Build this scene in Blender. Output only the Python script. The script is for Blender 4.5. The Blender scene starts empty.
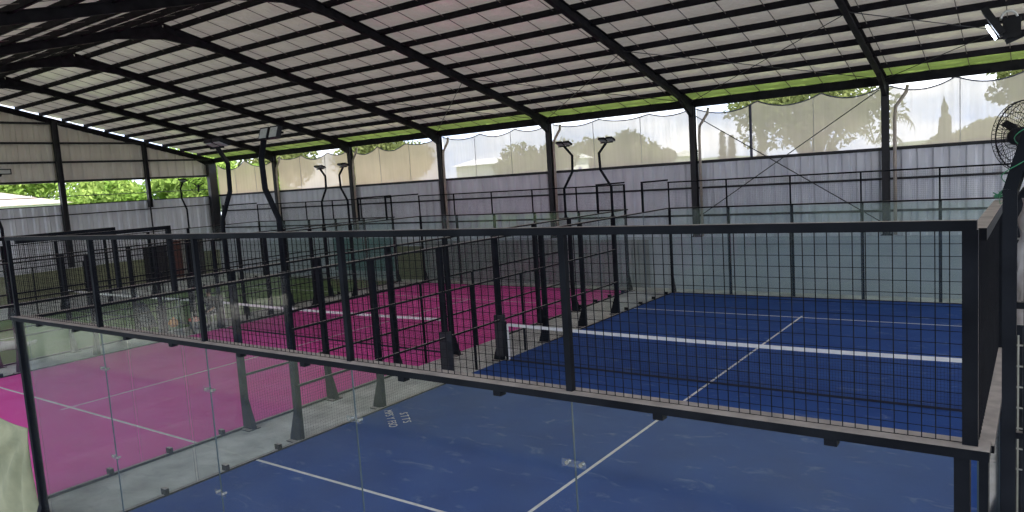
import bpy, math, random
from mathutils import Vector, Matrix
random.seed(7)
SC = bpy.context.scene
COL = SC.collection
PI = math.pi
# ---------------------------------------------------------------- camera
CAM = (10.4723, -3.8006, 4.3317); YAW, PITCH, ROLL, FPX = 0.628615, 0.104176, -0.065493, 731.36
F = Vector((-math.sin(YAW)*math.cos(PITCH), math.cos(YAW)*math.cos(PITCH), -math.sin(PITCH)))
R = Vector((math.cos(YAW), math.sin(YAW), 0)); U = R.cross(F)
R2 = R*math.cos(ROLL)+U*math.sin(ROLL); U2 = -R*math.sin(ROLL)+U*math.cos(ROLL)
cam = bpy.data.cameras.new('camera'); cam.sensor_width = 36; cam.lens = 36*FPX/1024
cam.clip_start = 0.05; cam.clip_end = 900
co = bpy.data.objects.new('camera', cam); COL.objects.link(co); SC.camera = co
M4 = Matrix((R2, U2, -F)).transposed().to_4x4(); M4.translation = Vector(CAM); co.matrix_world = M4
# ---------------------------------------------------------------- world, sun, exposure
W = bpy.data.worlds.new('World'); SC.world = W; W.use_nodes = True
nt = W.node_tree; nt.nodes.clear()
def N(t, typ, **kw):
    n = t.nodes.new(typ)
    for k, v in kw.items(): setattr(n, k, v)
    return n
tc = N(nt, 'ShaderNodeTexCoord'); mp = N(nt, 'ShaderNodeMapping'); mp.inputs['Scale'].default_value = (1.6, 1.6, 5.0)
mp.inputs['Location'].default_value = (0.35, 0.1, 0.2)
nz = N(nt, 'ShaderNodeTexNoise'); nz.inputs['Scale'].default_value = 2.6; nz.inputs['Detail'].default_value = 7; nz.inputs['Roughness'].default_value = .55
cr = N(nt, 'ShaderNodeValToRGB'); e = cr.color_ramp.elements
e[0].position = .34; e[0].color = (.34, .47, .78, 1); e[1].position = .64; e[1].color = (.98, .98, 1.0, 1)
m_ = cr.color_ramp.elements.new(.47); m_.color = (.60, .67, .82, 1)
bg = N(nt, 'ShaderNodeBackground'); bg.inputs['Strength'].default_value = 1.4; wo = N(nt, 'ShaderNodeOutputWorld')
nt.links.new(tc.outputs['Generated'], mp.inputs[0]); nt.links.new(mp.outputs[0], nz.inputs['Vector'])
nt.links.new(nz.outputs[0], cr.inputs[0]); nt.links.new(cr.outputs[0], bg.inputs[0]); nt.links.new(bg.outputs[0], wo.inputs[0])
sd = bpy.data.lights.new('sun', 'SUN'); sd.energy = 4.5; sd.angle = math.radians(4); sd.color = (1, .96, .88)
so = bpy.data.objects.new('sun', sd); COL.objects.link(so)
so.rotation_euler = Vector((-.6, -.12, -.9)).to_track_quat('-Z', 'Y').to_euler(); so.location = (30, -30, 40)
SC.view_settings.view_transform = 'Standard'; SC.view_settings.look = 'None'; SC.view_settings.gamma = 1
SC.view_settings.use_curve_mapping = False; SC.view_settings.exposure = 1.15
SC.cycles.transparent_max_bounces = 48; SC.cycles.max_bounces = 8; SC.cycles.diffuse_bounces = 5

# ---------------------------------------------------------------- helpers
class MB:
    def __init__(s): s.v = []; s.f = []; s.m = []
    def q(s, pts, m=0):
        i = len(s.v); s.v += [tuple(p) for p in pts]; s.f.append(tuple(range(i, i+len(pts)))); s.m.append(m)
    def box(s, x0, x1, y0, y1, z0, z1, m=0):
        i = len(s.v)
        s.v += [(x, y, z) for z in (z0, z1) for y in (y0, y1) for x in (x0, x1)]
        for f in ((0,2,3,1), (4,5,7,6), (0,1,5,4), (2,6,7,3), (0,4,6,2), (1,3,7,5)):
            s.f.append(tuple(i+k for k in f)); s.m.append(m)
        return s
    def bar(s, a, b, w, h=None, m=0, up=(0, 0, 1)):
        h = h or w; a = Vector(a); b = Vector(b); d = (b-a).normalized(); u = Vector(up)
        if abs(d.dot(u)) > .99: u = Vector((0, 1, 0))
        r = d.cross(u).normalized(); u = r.cross(d)
        i = len(s.v)
        for p in (a, b):
            for sx, sz in ((-1,-1), (1,-1), (1,1), (-1,1)): s.v.append(tuple(p+r*sx*w/2+u*sz*h/2))
        for k in range(4):
            s.f.append((i+k, i+(k+1)%4, i+4+(k+1)%4, i+4+k)); s.m.append(m)
        s.f.append((i+3, i+2, i+1, i)); s.f.append((i+4, i+5, i+6, i+7)); s.m += [m, m]
        return s
    def tube(s, pts, r, n=8, m=0):
        pts = [Vector(p) for p in pts]; rings = []
        ref = None
        for k, p in enumerate(pts):
            d = (pts[min(k+1, len(pts)-1)]-pts[max(k-1, 0)]).normalized()
            if ref is None: ref = Vector((1, 0, 0)) if abs(d.x) < .8 else Vector((0, 1, 0))
            a = d.cross(ref).normalized(); b = a.cross(d).normalized(); ref = b
            rr = r[k] if isinstance(r, (list, tuple)) else r
            i = len(s.v); rings.append(i)
            for j in range(n):
                t = 2*PI*j/n; s.v.append(tuple(p+a*math.cos(t)*rr+b*math.sin(t)*rr))
        for k in range(len(rings)-1):
            for j in range(n):
                s.f.append((rings[k]+j, rings[k]+(j+1)%n, rings[k+1]+(j+1)%n, rings[k+1]+j)); s.m.append(m)
        s.f.append(tuple(rings[0]+j for j in reversed(range(n)))); s.f.append(tuple(rings[-1]+j for j in range(n))); s.m += [m, m]
        return s
    def prism(s, poly, axis, a, b, m=0):
        """poly: 2D outline in the two other axes, extruded from a to b along axis"""
        def P(u, v, w): return {0: (w, u, v), 1: (u, w, v), 2: (u, v, w)}[axis]
        n = len(poly); i = len(s.v)
        s.v += [P(u, v, a) for u, v in poly]+[P(u, v, b) for u, v in poly]
        for k in range(n): s.f.append((i+k, i+(k+1)%n, i+n+(k+1)%n, i+n+k)); s.m.append(m)
        s.f.append(tuple(i+k for k in reversed(range(n)))); s.f.append(tuple(i+n+k for k in range(n))); s.m += [m, m]
        return s
    def sphere(s, c, rx, ry, rz, nu=14, nv=9, m=0, jit=0, rnd=random):
        i = len(s.v)
        for a in range(nv+1):
            th = PI*a/nv
            for b in range(nu):
                ph = 2*PI*b/nu; j = 1+jit*(rnd.random()-.5)
                s.v.append((c[0]+rx*j*math.sin(th)*math.cos(ph), c[1]+ry*j*math.sin(th)*math.sin(ph), c[2]+rz*j*math.cos(th)))
        for a in range(nv):
            for b in range(nu):
                s.f.append((i+a*nu+b, i+(a+1)*nu+b, i+(a+1)*nu+(b+1)%nu, i+a*nu+(b+1)%nu)); s.m.append(m)
        return s
    def build(s, name, mats, parent=None, smooth=False, loc=None):
        me = bpy.data.meshes.new(name)
        off = Vector(loc) if loc else Vector((0, 0, 0))
        me.from_pydata([tuple(Vector(v)-off) for v in s.v] if loc else s.v, [], s.f)
        if not isinstance(mats, (list, tuple)): mats = [mats]
        for mt in mats: me.materials.append(mt)
        me.polygons.foreach_set('material_index', s.m)
        if smooth: me.polygons.foreach_set('use_smooth', [True]*len(me.polygons))
        me.update()
        import bmesh
        bm = bmesh.new(); bm.from_mesh(me); bmesh.ops.recalc_face_normals(bm, faces=bm.faces); bm.to_mesh(me); bm.free()
        o = bpy.data.objects.new(name, me); COL.objects.link(o)
        if loc: o.location = loc
        if parent: o.parent = parent
        return o
def place(name, me, loc, parent=None, rz=0):
    o = bpy.data.objects.new(name, me); COL.objects.link(o); o.location = loc; o.rotation_euler = (0, 0, rz)
    if parent: o.parent = parent
    return o
def thing(name, label, cat, loc=(0, 0, 0), group=None, rz=0):
    o = bpy.data.objects.new(name, None); COL.objects.link(o); o.location = loc; o.rotation_euler = (0, 0, rz)
    o.empty_display_size = .2
    return tag(o, label, cat, group)
def tag(o, label, cat, group=None, kind=None):
    o['label'] = label; o['category'] = cat
    if group: o['group'] = group
    if kind: o['kind'] = kind
    return o
def struct(o, label=None, cat=None):
    o['kind'] = 'structure'
    if label: o['label'] = label
    if cat: o['category'] = cat
    return o
def copy_tree(o, parent=None):
    c = o.copy(); COL.objects.link(c)
    if parent: c.parent = parent
    for ch in list(o.children): copy_tree(ch, c)
    return c

# ---------------------------------------------------------------- materials
def new(name):
    m = bpy.data.materials.new(name); m.use_nodes = True; t = m.node_tree; t.nodes.clear()
    return m, t, N(t, 'ShaderNodeOutputMaterial')
def noise_col(t, c1, c2, scale, detail=5, lo=.35, hi=.65, coord='Object', stretch=None):
    tcn = N(t, 'ShaderNodeTexCoord'); n = N(t, 'ShaderNodeTexNoise'); n.inputs['Scale'].default_value = scale; n.inputs['Detail'].default_value = detail
    src = tcn.outputs[coord]
    if stretch:
        mpn = N(t, 'ShaderNodeMapping'); mpn.inputs['Scale'].default_value = stretch; t.links.new(src, mpn.inputs[0]); src = mpn.outputs[0]
    t.links.new(src, n.inputs['Vector'])
    r = N(t, 'ShaderNodeValToRGB'); r.color_ramp.elements[0].position = lo; r.color_ramp.elements[1].position = hi
    r.color_ramp.elements[0].color = (*c1, 1); r.color_ramp.elements[1].color = (*c2, 1)
    t.links.new(n.outputs[0], r.inputs[0]); return r.outputs[0], n.outputs[0]
def mat(name, c1, c2=None, scale=3, rough=.7, metal=0, bump=0, bscale=None, lo=.35, hi=.65, stretch=None, spec=.5, coord='Object'):
    m, t, out = new(name); b = N(t, 'ShaderNodeBsdfPrincipled'); b.inputs['Roughness'].default_value = rough; b.inputs['Metallic'].default_value = metal
    b.inputs['Specular IOR Level'].default_value = spec
    c, fac = noise_col(t, c1, c2 or tuple(x*.85 for x in c1), scale, lo=lo, hi=hi, stretch=stretch, coord=coord)
    t.links.new(c, b.inputs['Base Color'])
    if bump:
        tcn = N(t, 'ShaderNodeTexCoord'); n = N(t, 'ShaderNodeTexNoise'); n.inputs['Scale'].default_value = bscale or scale*4; n.inputs['Detail'].default_value = 4
        t.links.new(tcn.outputs['Object'], n.inputs['Vector'])
        bp = N(t, 'ShaderNodeBump'); bp.inputs['Strength'].default_value = bump; bp.inputs['Distance'].default_value = .02
        t.links.new(n.outputs[0], bp.inputs['Height']); t.links.new(bp.outputs[0], b.inputs['Normal'])
    t.links.new(b.outputs[0], out.inputs[0]); return m
def smudge(m, col, lo, hi, amt, scale):
    t = m.node_tree; b = [n for n in t.nodes if n.type == 'BSDF_PRINCIPLED'][0]; l = b.inputs['Base Color'].links[0]; src = l.from_socket
    tcn = N(t, 'ShaderNodeTexCoord'); mpn = N(t, 'ShaderNodeMapping'); mpn.inputs['Rotation'].default_value = (0, 0, .7); mpn.inputs['Scale'].default_value = (1, 2.2, 1)
    n = N(t, 'ShaderNodeTexNoise'); n.inputs['Scale'].default_value = scale; n.inputs['Detail'].default_value = 9; n.inputs['Roughness'].default_value = .72; n.inputs['Distortion'].default_value = .8
    t.links.new(tcn.outputs['Object'], mpn.inputs[0]); t.links.new(mpn.outputs[0], n.inputs['Vector'])
    r = N(t, 'ShaderNodeMapRange'); r.inputs[1].default_value = lo; r.inputs[2].default_value = hi; r.inputs[4].default_value = amt
    t.links.new(n.outputs[0], r.inputs[0]); mx = N(t, 'ShaderNodeMix', data_type='RGBA'); t.links.new(r.outputs[0], mx.inputs[0]); t.links.new(src, mx.inputs[6]); mx.inputs[7].default_value = (*col, 1)
    t.links.new(mx.outputs[2], b.inputs['Base Color'])
def steel(name, base, dust_glare, amt=.8):
    """painted steel whose upward faces are dusty, with sky glare painted in"""
    m, t, out = new(name); b = N(t, 'ShaderNodeBsdfPrincipled'); b.inputs['Roughness'].default_value = .7; b.inputs['Specular IOR Level'].default_value = .12
    g = N(t, 'ShaderNodeNewGeometry'); sx = N(t, 'ShaderNodeSeparateXYZ'); t.links.new(g.outputs['True Normal'], sx.inputs[0])
    r = N(t, 'ShaderNodeMapRange'); r.inputs[1].default_value = .6; r.inputs[2].default_value = .9; r.inputs[4].default_value = amt
    t.links.new(sx.outputs[2], r.inputs[0])
    c, _ = noise_col(t, base, tuple(x*1.6+.004 for x in base), 4)
    d, _ = noise_col(t, dust_glare, tuple(x*.7 for x in dust_glare), 9)  # pale top tone: dusty steel plus painted sky glare
    mx = N(t, 'ShaderNodeMix', data_type='RGBA'); t.links.new(r.outputs[0], mx.inputs[0]); t.links.new(c, mx.inputs[6]); t.links.new(d, mx.inputs[7])
    t.links.new(mx.outputs[2], b.inputs['Base Color'])
    t.links.new(b.outputs[0], out.inputs[0]); return m
M = {}
M['black'] = steel('black painted steel', (.004, .005, .008), (.60, .54, .50), .95)
M['wire'] = mat('black wire', (.006, .007, .010), (.011, .011, .015), 6, rough=.7, spec=.1)
M['roofsteel'] = steel('dark roof steel', (.010, .009, .012), (.05, .045, .04), .4)
M['colsteel'] = mat('dark column steel', (.010, .010, .014), (.022, .02, .024), 3, rough=.55)
M['blue'] = mat('blue turf', (.018, .066, .27), (.027, .09, .34), 1.1, rough=.85, lo=.3, hi=.7, bump=.25, bscale=160, spec=.25)
M['pink'] = mat('pink turf', (.92, .09, .45), (.96, .13, .53), 1.3, rough=.85, bump=.25, bscale=160, spec=.25)
M['green'] = mat('green turf', (.17, .27, .09), (.22, .33, .12), 1.3, rough=.9, bump=.25, bscale=160, spec=.25)
smudge(M['blue'], (.45, .52, .68), .57, .80, .5, 1.5); smudge(M['pink'], (.95, .62, .72), .58, .85, .35, 1.2)
M['line'] = mat('white line paint', (.86, .84, .82), (.74, .72, .71), 12, rough=.8)
M['concrete'] = mat('pale dusty concrete', (.86, .85, .80), (.50, .49, .46), 1.6, rough=.9, lo=.3, hi=.7, bump=.3, bscale=14)
smudge(M['concrete'], (.30, .29, .27), .52, .72, .5, 2.5)
M['plinth'] = mat('grey plaster', (.54, .56, .58), (.48, .50, .53), .9, rough=.85)
M['leftplinth'] = mat('mossy olive plaster', (.34, .35, .20), (.25, .26, .15), 1.2, rough=.9)
M['corr'] = mat('galvanised corrugated sheet', (.78, .78, .82), (.66, .66, .70), 1.6, rough=.55, metal=.15, stretch=(1.5, 1.5, .35))
M['corrbeige'] = mat('beige corrugated sheet', (.86, .79, .70), (.76, .69, .61), 1.6, rough=.6, metal=.1, stretch=(1.5, 1.5, .35))
M['corrpale'] = mat('pale corrugated sheet', (.80, .80, .76), (.7, .7, .66), 1.6, rough=.6)
M['tape'] = mat('white net tape', (.90, .88, .86), (.84, .82, .80), 8, rough=.8)
M['netcord'] = mat('black net cord', (.012, .014, .03), (.02, .022, .04), 8, rough=.9)
M['lamp'] = mat('black lamp housing', (.008, .008, .01), (.014, .014, .017), 8, rough=.6, spec=.2)
M['lens'] = mat('grey lamp lens', (.42, .44, .42), (.34, .36, .34), 30, rough=.25)
M['tarp'] = mat('olive canvas', (.34, .34, .21), (.25, .26, .16), 3.0, rough=.95, bump=.2, bscale=30)
M['pipe'] = mat('beige plastic pipe', (.48, .40, .33), (.38, .32, .27), 4, rough=.6)
M['ground'] = mat('outdoor grass', (.12, .19, .05), (.16, .24, .07), .4, rough=.95)
M['white'] = mat('white plastic', (.72, .72, .70), (.62, .62, .60), 5, rough=.5)
M['bolt'] = mat('pale bolt metal', (.42, .40, .37), (.34, .32, .30), 40, rough=.3, metal=.6)
M['trunk'] = mat('bark', (.10, .07, .05), (.16, .12, .08), 6, rough=.95)
def leafmat(n, a, b):
    m, t, out = new(n); d = N(t, 'ShaderNodeBsdfDiffuse'); tr = N(t, 'ShaderNodeBsdfTranslucent'); mx = N(t, 'ShaderNodeMixShader'); mx.inputs[0].default_value = .35
    c, _ = noise_col(t, a, b, .9, detail=3)
    for s in (d, tr): t.links.new(c, s.inputs[0])
    t.links.new(d.outputs[0], mx.inputs[1]); t.links.new(tr.outputs[0], mx.inputs[2]); t.links.new(mx.outputs[0], out.inputs[0]); return m
M['leafA'] = leafmat('broad leaf green', (.12, .14, .05), (.19, .21, .08))
M['leafB'] = leafmat('bright leaf green', (.16, .27, .05), (.36, .46, .13))
M['leafC'] = leafmat('conifer green', (.08, .11, .05), (.14, .17, .08))
# glass
def glass(name, tint, haze, hazecol=(.62, .68, .66), ior0=.04):
    m, t, out = new(name)
    g = N(t, 'ShaderNodeNewGeometry'); dt = N(t, 'ShaderNodeVectorMath', operation='DOT_PRODUCT')
    t.links.new(g.outputs['Normal'], dt.inputs[0]); t.links.new(g.outputs['Incoming'], dt.inputs[1])
    ab = N(t, 'ShaderNodeMath', operation='ABSOLUTE'); t.links.new(dt.outputs['Value'], ab.inputs[0])
    s1 = N(t, 'ShaderNodeMath', operation='SUBTRACT'); s1.inputs[0].default_value = 1; t.links.new(ab.outputs[0], s1.inputs[1])
    pw = N(t, 'ShaderNodeMath', operation='POWER'); pw.inputs[1].default_value = 5; t.links.new(s1.outputs[0], pw.inputs[0])
    ma = N(t, 'ShaderNodeMath', operation='MULTIPLY_ADD'); ma.inputs[1].default_value = 1-ior0; ma.inputs[2].default_value = ior0; t.links.new(pw.outputs[0], ma.inputs[0])
    tr = N(t, 'ShaderNodeBsdfTransparent'); tr.inputs[0].default_value = (*tint, 1)
    gl = N(t, 'ShaderNodeBsdfGlossy'); gl.inputs['Roughness'].default_value = .04
    df = N(t, 'ShaderNodeBsdfDiffuse'); df.inputs[0].default_value = (*hazecol, 1)
    tcn = N(t, 'ShaderNodeTexCoord'); n = N(t, 'ShaderNodeTexNoise'); n.inputs['Scale'].default_value = 1.7; n.inputs['Detail'].default_value = 6
    t.links.new(tcn.outputs['Object'], n.inputs['Vector'])
    mr = N(t, 'ShaderNodeMapRange'); mr.inputs[1].default_value = .3; mr.inputs[2].default_value = .75; mr.inputs[3].default_value = haze*.5; mr.inputs[4].default_value = haze*1.6
    t.links.new(n.outputs[0], mr.inputs[0])
    m1 = N(t, 'ShaderNodeMixShader'); m2 = N(t, 'ShaderNodeMixShader')
    t.links.new(mr.outputs[0], m1.inputs[0]); t.links.new(tr.outputs[0], m1.inputs[1]); t.links.new(df.outputs[0], m1.inputs[2])
    t.links.new(ma.outputs[0], m2.inputs[0]); t.links.new(m1.outputs[0], m2.inputs[1]); t.links.new(gl.outputs[0], m2.inputs[2])
    t.links.new(m2.outputs[0], out.inputs[0]); return m
M['glass'] = glass('dusty clear glass', (.965, .985, .98), .013)
M['farglass'] = glass('green tinted dusty glass', (.93, .97, .965), .05, (.5, .62, .60))
M['edge'] = mat('glass edge', (.10, .15, .18), (.07, .11, .14), 5, rough=.3)
# netting: woven cloth that lets part of the light through
m, t, out = new('beige shade netting'); M['netting'] = m
tr = N(t, 'ShaderNodeBsdfTransparent'); df = N(t, 'ShaderNodeBsdfDiffuse'); tl = N(t, 'ShaderNodeBsdfTranslucent')
c, _ = noise_col(t, (.50, .42, .37), (.44, .37, .33), .6)
t.links.new(c, df.inputs[0]); t.links.new(c, tl.inputs[0])
mm = N(t, 'ShaderNodeMixShader'); mm.inputs[0].default_value = .55; t.links.new(df.outputs[0], mm.inputs[1]); t.links.new(tl.outputs[0], mm.inputs[2])
m3 = N(t, 'ShaderNodeMixShader')
tcn = N(t, 'ShaderNodeTexCoord'); wv = N(t, 'ShaderNodeTexNoise'); wv.inputs['Scale'].default_value = 3; mpn = N(t, 'ShaderNodeMapping'); mpn.inputs['Scale'].default_value = (4, 4, .15)
t.links.new(tcn.outputs['Object'], mpn.inputs[0]); t.links.new(mpn.outputs[0], wv.inputs['Vector'])
mr = N(t, 'ShaderNodeMapRange'); mr.inputs[1].default_value = .3; mr.inputs[2].default_value = .7; mr.inputs[3].default_value = .72; mr.inputs[4].default_value = .79
t.links.new(wv.outputs[0], mr.inputs[0]); t.links.new(mr.outputs[0], m3.inputs[0])
t.links.new(tr.outputs[0], m3.inputs[1]); t.links.new(mm.outputs[0], m3.inputs[2]); t.links.new(m3.outputs[0], out.inputs[0])
m4 = M['netting'].copy(); m4.name = 'dense tan netting'; M['densenet'] = m4
for n_ in m4.node_tree.nodes:
    if n_.type == 'VALTORGB': n_.color_ramp.elements[0].color = (.60, .46, .36, 1); n_.color_ramp.elements[1].color = (.54, .41, .32, 1)
    if n_.type == 'MAP_RANGE': n_.inputs[3].default_value = .86; n_.inputs[4].default_value = .92
M['hem'] = mat('dark hem cord', (.05, .05, .09), (.08, .08, .12), 6)
# roof foil
m, t, out = new('foil backed insulation'); M['foil'] = m
b = N(t, 'ShaderNodeBsdfPrincipled'); b.inputs['Roughness'].default_value = .32; b.inputs['Metallic'].default_value = .72
c, _ = noise_col(t, (.74, .68, .57), (.56, .51, .42), 1.0); t.links.new(c, b.inputs['Base Color'])
tcn = N(t, 'ShaderNodeTexCoord'); n = N(t, 'ShaderNodeTexNoise'); n.inputs['Scale'].default_value = 3.5; n.inputs['Detail'].default_value = 3
t.links.new(tcn.outputs['Object'], n.inputs['Vector']); bp = N(t, 'ShaderNodeBump'); bp.inputs['Strength'].default_value = .8; bp.inputs['Distance'].default_value = .12
t.links.new(n.outputs[0], bp.inputs['Height']); t.links.new(bp.outputs[0], b.inputs['Normal'])
trl = N(t, 'ShaderNodeBsdfTranslucent'); trl.inputs[0].default_value = (.80, .74, .66, 1); mxs = N(t, 'ShaderNodeMixShader'); mxs.inputs[0].default_value = .045  # translucency added so daylight through the roof fills the hall
t.links.new(b.outputs[0], mxs.inputs[1]); t.links.new(trl.outputs[0], mxs.inputs[2]); t.links.new(mxs.outputs[0], out.inputs[0])
m2_ = m.copy(); m2_.name = 'foil with painted grass reflection'; M['eavereflect'] = m2_  # reflected grass painted as green into the foil along the eave
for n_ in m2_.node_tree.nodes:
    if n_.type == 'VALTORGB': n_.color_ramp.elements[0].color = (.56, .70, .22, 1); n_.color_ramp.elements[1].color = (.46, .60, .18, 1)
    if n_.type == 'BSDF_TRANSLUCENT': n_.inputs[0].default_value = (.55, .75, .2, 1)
M['seam'] = mat('dark sheet seam', (.12, .10, .09), (.18, .16, .14), 4)

# ---------------------------------------------------------------- site dimensions
YW = 21.2; XL = -28.8; XR = 18.6; EAVE = 6.62; RIDGE_Y = 8.8; SL = .25; YN = -4.6
RIDGE = EAVE+SL*(YW-RIDGE_Y)
def roof_z(y): return RIDGE-SL*abs(y-RIDGE_Y)
COLX = [XL, -23.1, -17.1, -11.25, -5.45, .55, 6.65, 12.6, 18.5]

# ---------------------------------------------------------------- ground and floor
o = MB().box(-160, 120, 23, 240, -.6, -.3).build('lawn', M['ground']); struct(o, 'grass lawn outside beyond the far wall', 'lawn')
o = MB().box(-160, -29.6, -60, 23, -.6, -.3).build('side_lawn', M['ground']); struct(o, 'grass lawn outside the left gable wall', 'lawn')
o = MB().box(-29.6, 90, -90, -5.2, -.6, -.3).build('yard', mat('gravel darkened against reflections', (.085, .10, .07), (.055, .068, .045), .6, rough=.95)); struct(o, 'unseen gravel yard behind the viewpoint, darkened to dim glass reflections', 'yard')  # out of view; kept dark so the near glass reflects little
o = MB().box(XL-.8, 22, -5.1, -.35, -.5, 0).build('floor_near_dimmed', mat('concrete darkened against reflections', (.20, .21, .19), (.13, .14, .125), 1.5, rough=.9)); struct(o, 'unseen concrete strip before the near end wall, darkened to dim reflections', 'floor')  # unseen floor strip, darkened to weaken reflections in the near glass
o = MB().box(XL-.8, 22, -.35, 23, -.5, 0).build('floor', M['concrete']); struct(o, 'pale dusty concrete floor running between the courts', 'floor')
COURTS = {'blue': (.0, 10.22), 'pink': (-11.72, -1.66), 'green': (-23.4, -13.4)}
def turf(key, word):
    x0, x1 = COURTS[key]; b = MB(); b.box(x0, x1, 0, 20, 0.002, .012)
    xc = (x0+x1)/2; w = .025; z0, z1 = .012, .0155
    for y in (3.05, 16.95): b.box(x0, x1, y-w, y+w, z0, z1, 1)
    b.box(xc-w, xc+w, 3.05+w, 16.95-w, z0, z1, 1)
    b.box(xc-w, xc+w, 16.95+w, 17.15, z0, z1, 1); b.box(xc-w, xc+w, 2.85, 3.05-w, z0, z1, 1)
    o = b.build('court_turf', [M[key], M['line']])
    tag(o, word+' padel court turf with thin white court lines', 'court surface', None, 'structure'); return o
turf('blue', 'deep blue'); turf('pink', 'bright pink'); turf('green', 'grass green')
# chalk writing and ball marks on the blue turf
def writing(txt, x, y, size, ang):
    cu = bpy.data.curves.new('turf_writing', 'FONT'); cu.body = txt; cu.size = size; cu.extrude = .0008; cu.space_character = 1.5 if len(txt) < 5 else 1.05
    ob = bpy.data.objects.new('tmp', cu); COL.objects.link(ob); dg = bpy.context.evaluated_depsgraph_get(); dg.update()
    me = bpy.data.meshes.new_from_object(ob.evaluated_get(dg)); bpy.data.objects.remove(ob)
    me.materials.clear(); me.materials.append(M['line'])
    w = bpy.data.objects.new('turf_writing', me); COL.objects.link(w); w.location = (x, y, .0135); w.rotation_euler = (0, 0, ang); return w
tag(writing('MPS Y FSO', .12, 5.86, .22, -.68), 'row of white handwritten letters on blue turf, nearer the side fence', 'writing')
tag(writing('STTS', .52, 5.88, .22, -.68), 'short row of white handwritten letters on blue turf, farther from fence', 'writing')

# ---------------------------------------------------------------- walls
def corr_profile(a, b, pitch=.36, d=.075):
    pts = []; x = a; k = 0
    while x < b:
        pts += [(x, 0), (x+pitch*.30, 0), (x+pitch*.42, d), (x+pitch*.88, d)]; x += pitch
    return [(min(u, b), v) for u, v in pts]+[(b, 0)]
def corr_wall(name, axis, a, b, pos, zf0, zf1, material, sgn=1, pitch=.36):
    bm = MB(); pr = corr_profile(a, b, pitch)
    for (u0, v0), (u1, v1) in zip(pr[:-1], pr[1:]):
        if u1-u0 < 1e-6: continue
        def P(u, v, z): return (u, pos+sgn*v, z) if axis == 0 else (pos+sgn*v, u, z)
        bm.q([P(u0, v0, zf0(u0)), P(u1, v1, zf0(u1)), P(u1, v1, zf1(u1)), P(u0, v0, zf1(u0))])
    return bm.build(name, material)
k_ = lambda z: (lambda u: z)
o = struct(MB().box(XL-.3, XR+.5, 20.95, 21.4, 0, 1.85).box(XL-.3, XR+.5, 20.9, 21.0, 1.80, 1.87).build('wall_far', M['plinth']), 'low grey rendered wall behind the courts', 'wall')
o = corr_wall('wall_far_cladding', 0, XL, XR+.5, 21.34, k_(1.83), k_(4.5), M['corr'], -1, .42)
struct(o, 'tall galvanised corrugated cladding above the low far wall', 'wall')
b = MB(); b.box(XL, XR, 21.22, 21.36, 4.46, 4.56); struct(b.build('trim_far', M['colsteel']), 'dark capping strip on top of far cladding', 'trim')
for z in (3.6, 2.62):
    o = MB().box(XL, XR, 21.2, 21.28, z-.035, z+.035).build('wall_girt', M['colsteel'])
    tag(o, 'long dark girt rail across the far cladding, '+('upper' if z > 3 else 'lower')+' of the two', 'rail', 'girt rails on the far cladding', 'structure')
# ribbed dark cladding on the low wall behind the pink court, and patches
o = corr_wall('wall_far_lining', 0, -12.4, -1.2, 20.93, k_(0), k_(1.8), mat('weathered grey sheet', (.36, .36, .34), (.28, .28, .26), 2, rough=.8), -1, .25)
struct(o, 'weathered grey ribbed sheet lining the low wall behind pink court', 'wall')
o = MB().box(-14.1, -12.45, 20.84, 20.92, .0, 1.55).build('olive_board', mat('olive board', (.20, .21, .11), (.16, .17, .09), 3, rough=.9)); tag(o, 'olive green board leaning on the low wall behind pink court', 'board')
bn = MB(); nseg = 24
for k in range(nseg):
    x0 = -18.6+4.2*k/nseg; x1 = -18.6+4.2*(k+1)/nseg; w0 = .03*math.sin(k*1.9); w1 = .03*math.sin((k+1)*1.9)
    bn.prism([(x0, 20.84+w0), (x1, 20.84+w1), (x1, 20.85+w1), (x0, 20.85+w0)], 2, .35, 1.95)
o = bn.build('banner_sheet', mat('teal cloth', (.16, .30, .29), (.12, .24, .24), 2, rough=.9)); tag(o, 'pale teal cloth sheet hung on low wall left of the olive board', 'banner')
# left gable wall
o = corr_wall('wall_left', 1, YN, 21.3, XL-.02, k_(1.3), k_(4.5), M['corr'], -1, .5); struct(o, 'lower corrugated cladding of the left gable wall', 'wall')
o = corr_wall('wall_left_gable', 1, YN, 21.3, XL-.02, k_(5.62), lambda y: roof_z(y)-.10, M['corrbeige'], -1, .5); struct(o, 'beige corrugated gable cladding above the open strip', 'wall')
o = MB().box(XL-.3, XL+.02, YN, 21.0, 0, 1.35).build('wall_left_base', M['leftplinth']); struct(o, 'mossy olive plinth along the left gable wall', 'wall')
for z, y0, y1, w in ((8.5, RIDGE_Y-5.5, 13.6, 'highest'), (7.55, YN, 17.4, 'second highest'), (6.62, YN, 21, 'third'), (5.68, YN, 21, 'lowest girt, edging the open strip')):
    o = MB().box(XL+.02, XL+.1, y0, y1, z-.05, z+.05).build('gable_girt', M['colsteel'])
    tag(o, 'dark horizontal girt on the left gable, '+w, 'rail', 'girts on the left gable', 'structure')
for z, w in ((4.5, 'cap of the lower cladding'), (4.02, 'under the cap of the lower cladding')):
    tag(MB().box(XL, XL+.06, YN, 21, z-.025, z+.025).build('gable_girt', M['colsteel']), 'thin dark rail on the left gable, '+w, 'rail', 'girts on the left gable', 'structure')
o = MB().tube([(XL+.02, YN, 5.0), (XL+.02, 21, 4.9)], .018, 6).build('cable', M['colsteel']); tag(o, 'dark cable strung through the open strip of left gable', 'cable')

o = corr_wall('unseen_wall_right', 1, YN-.3, 21.3, XR+.3, k_(0), k_(3.6), M['corr'], 1, .42); struct(o, 'unseen corrugated wall added at right to block bright reflections', 'wall')  # added out of view to keep bright outdoors out of glass reflections
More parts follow.
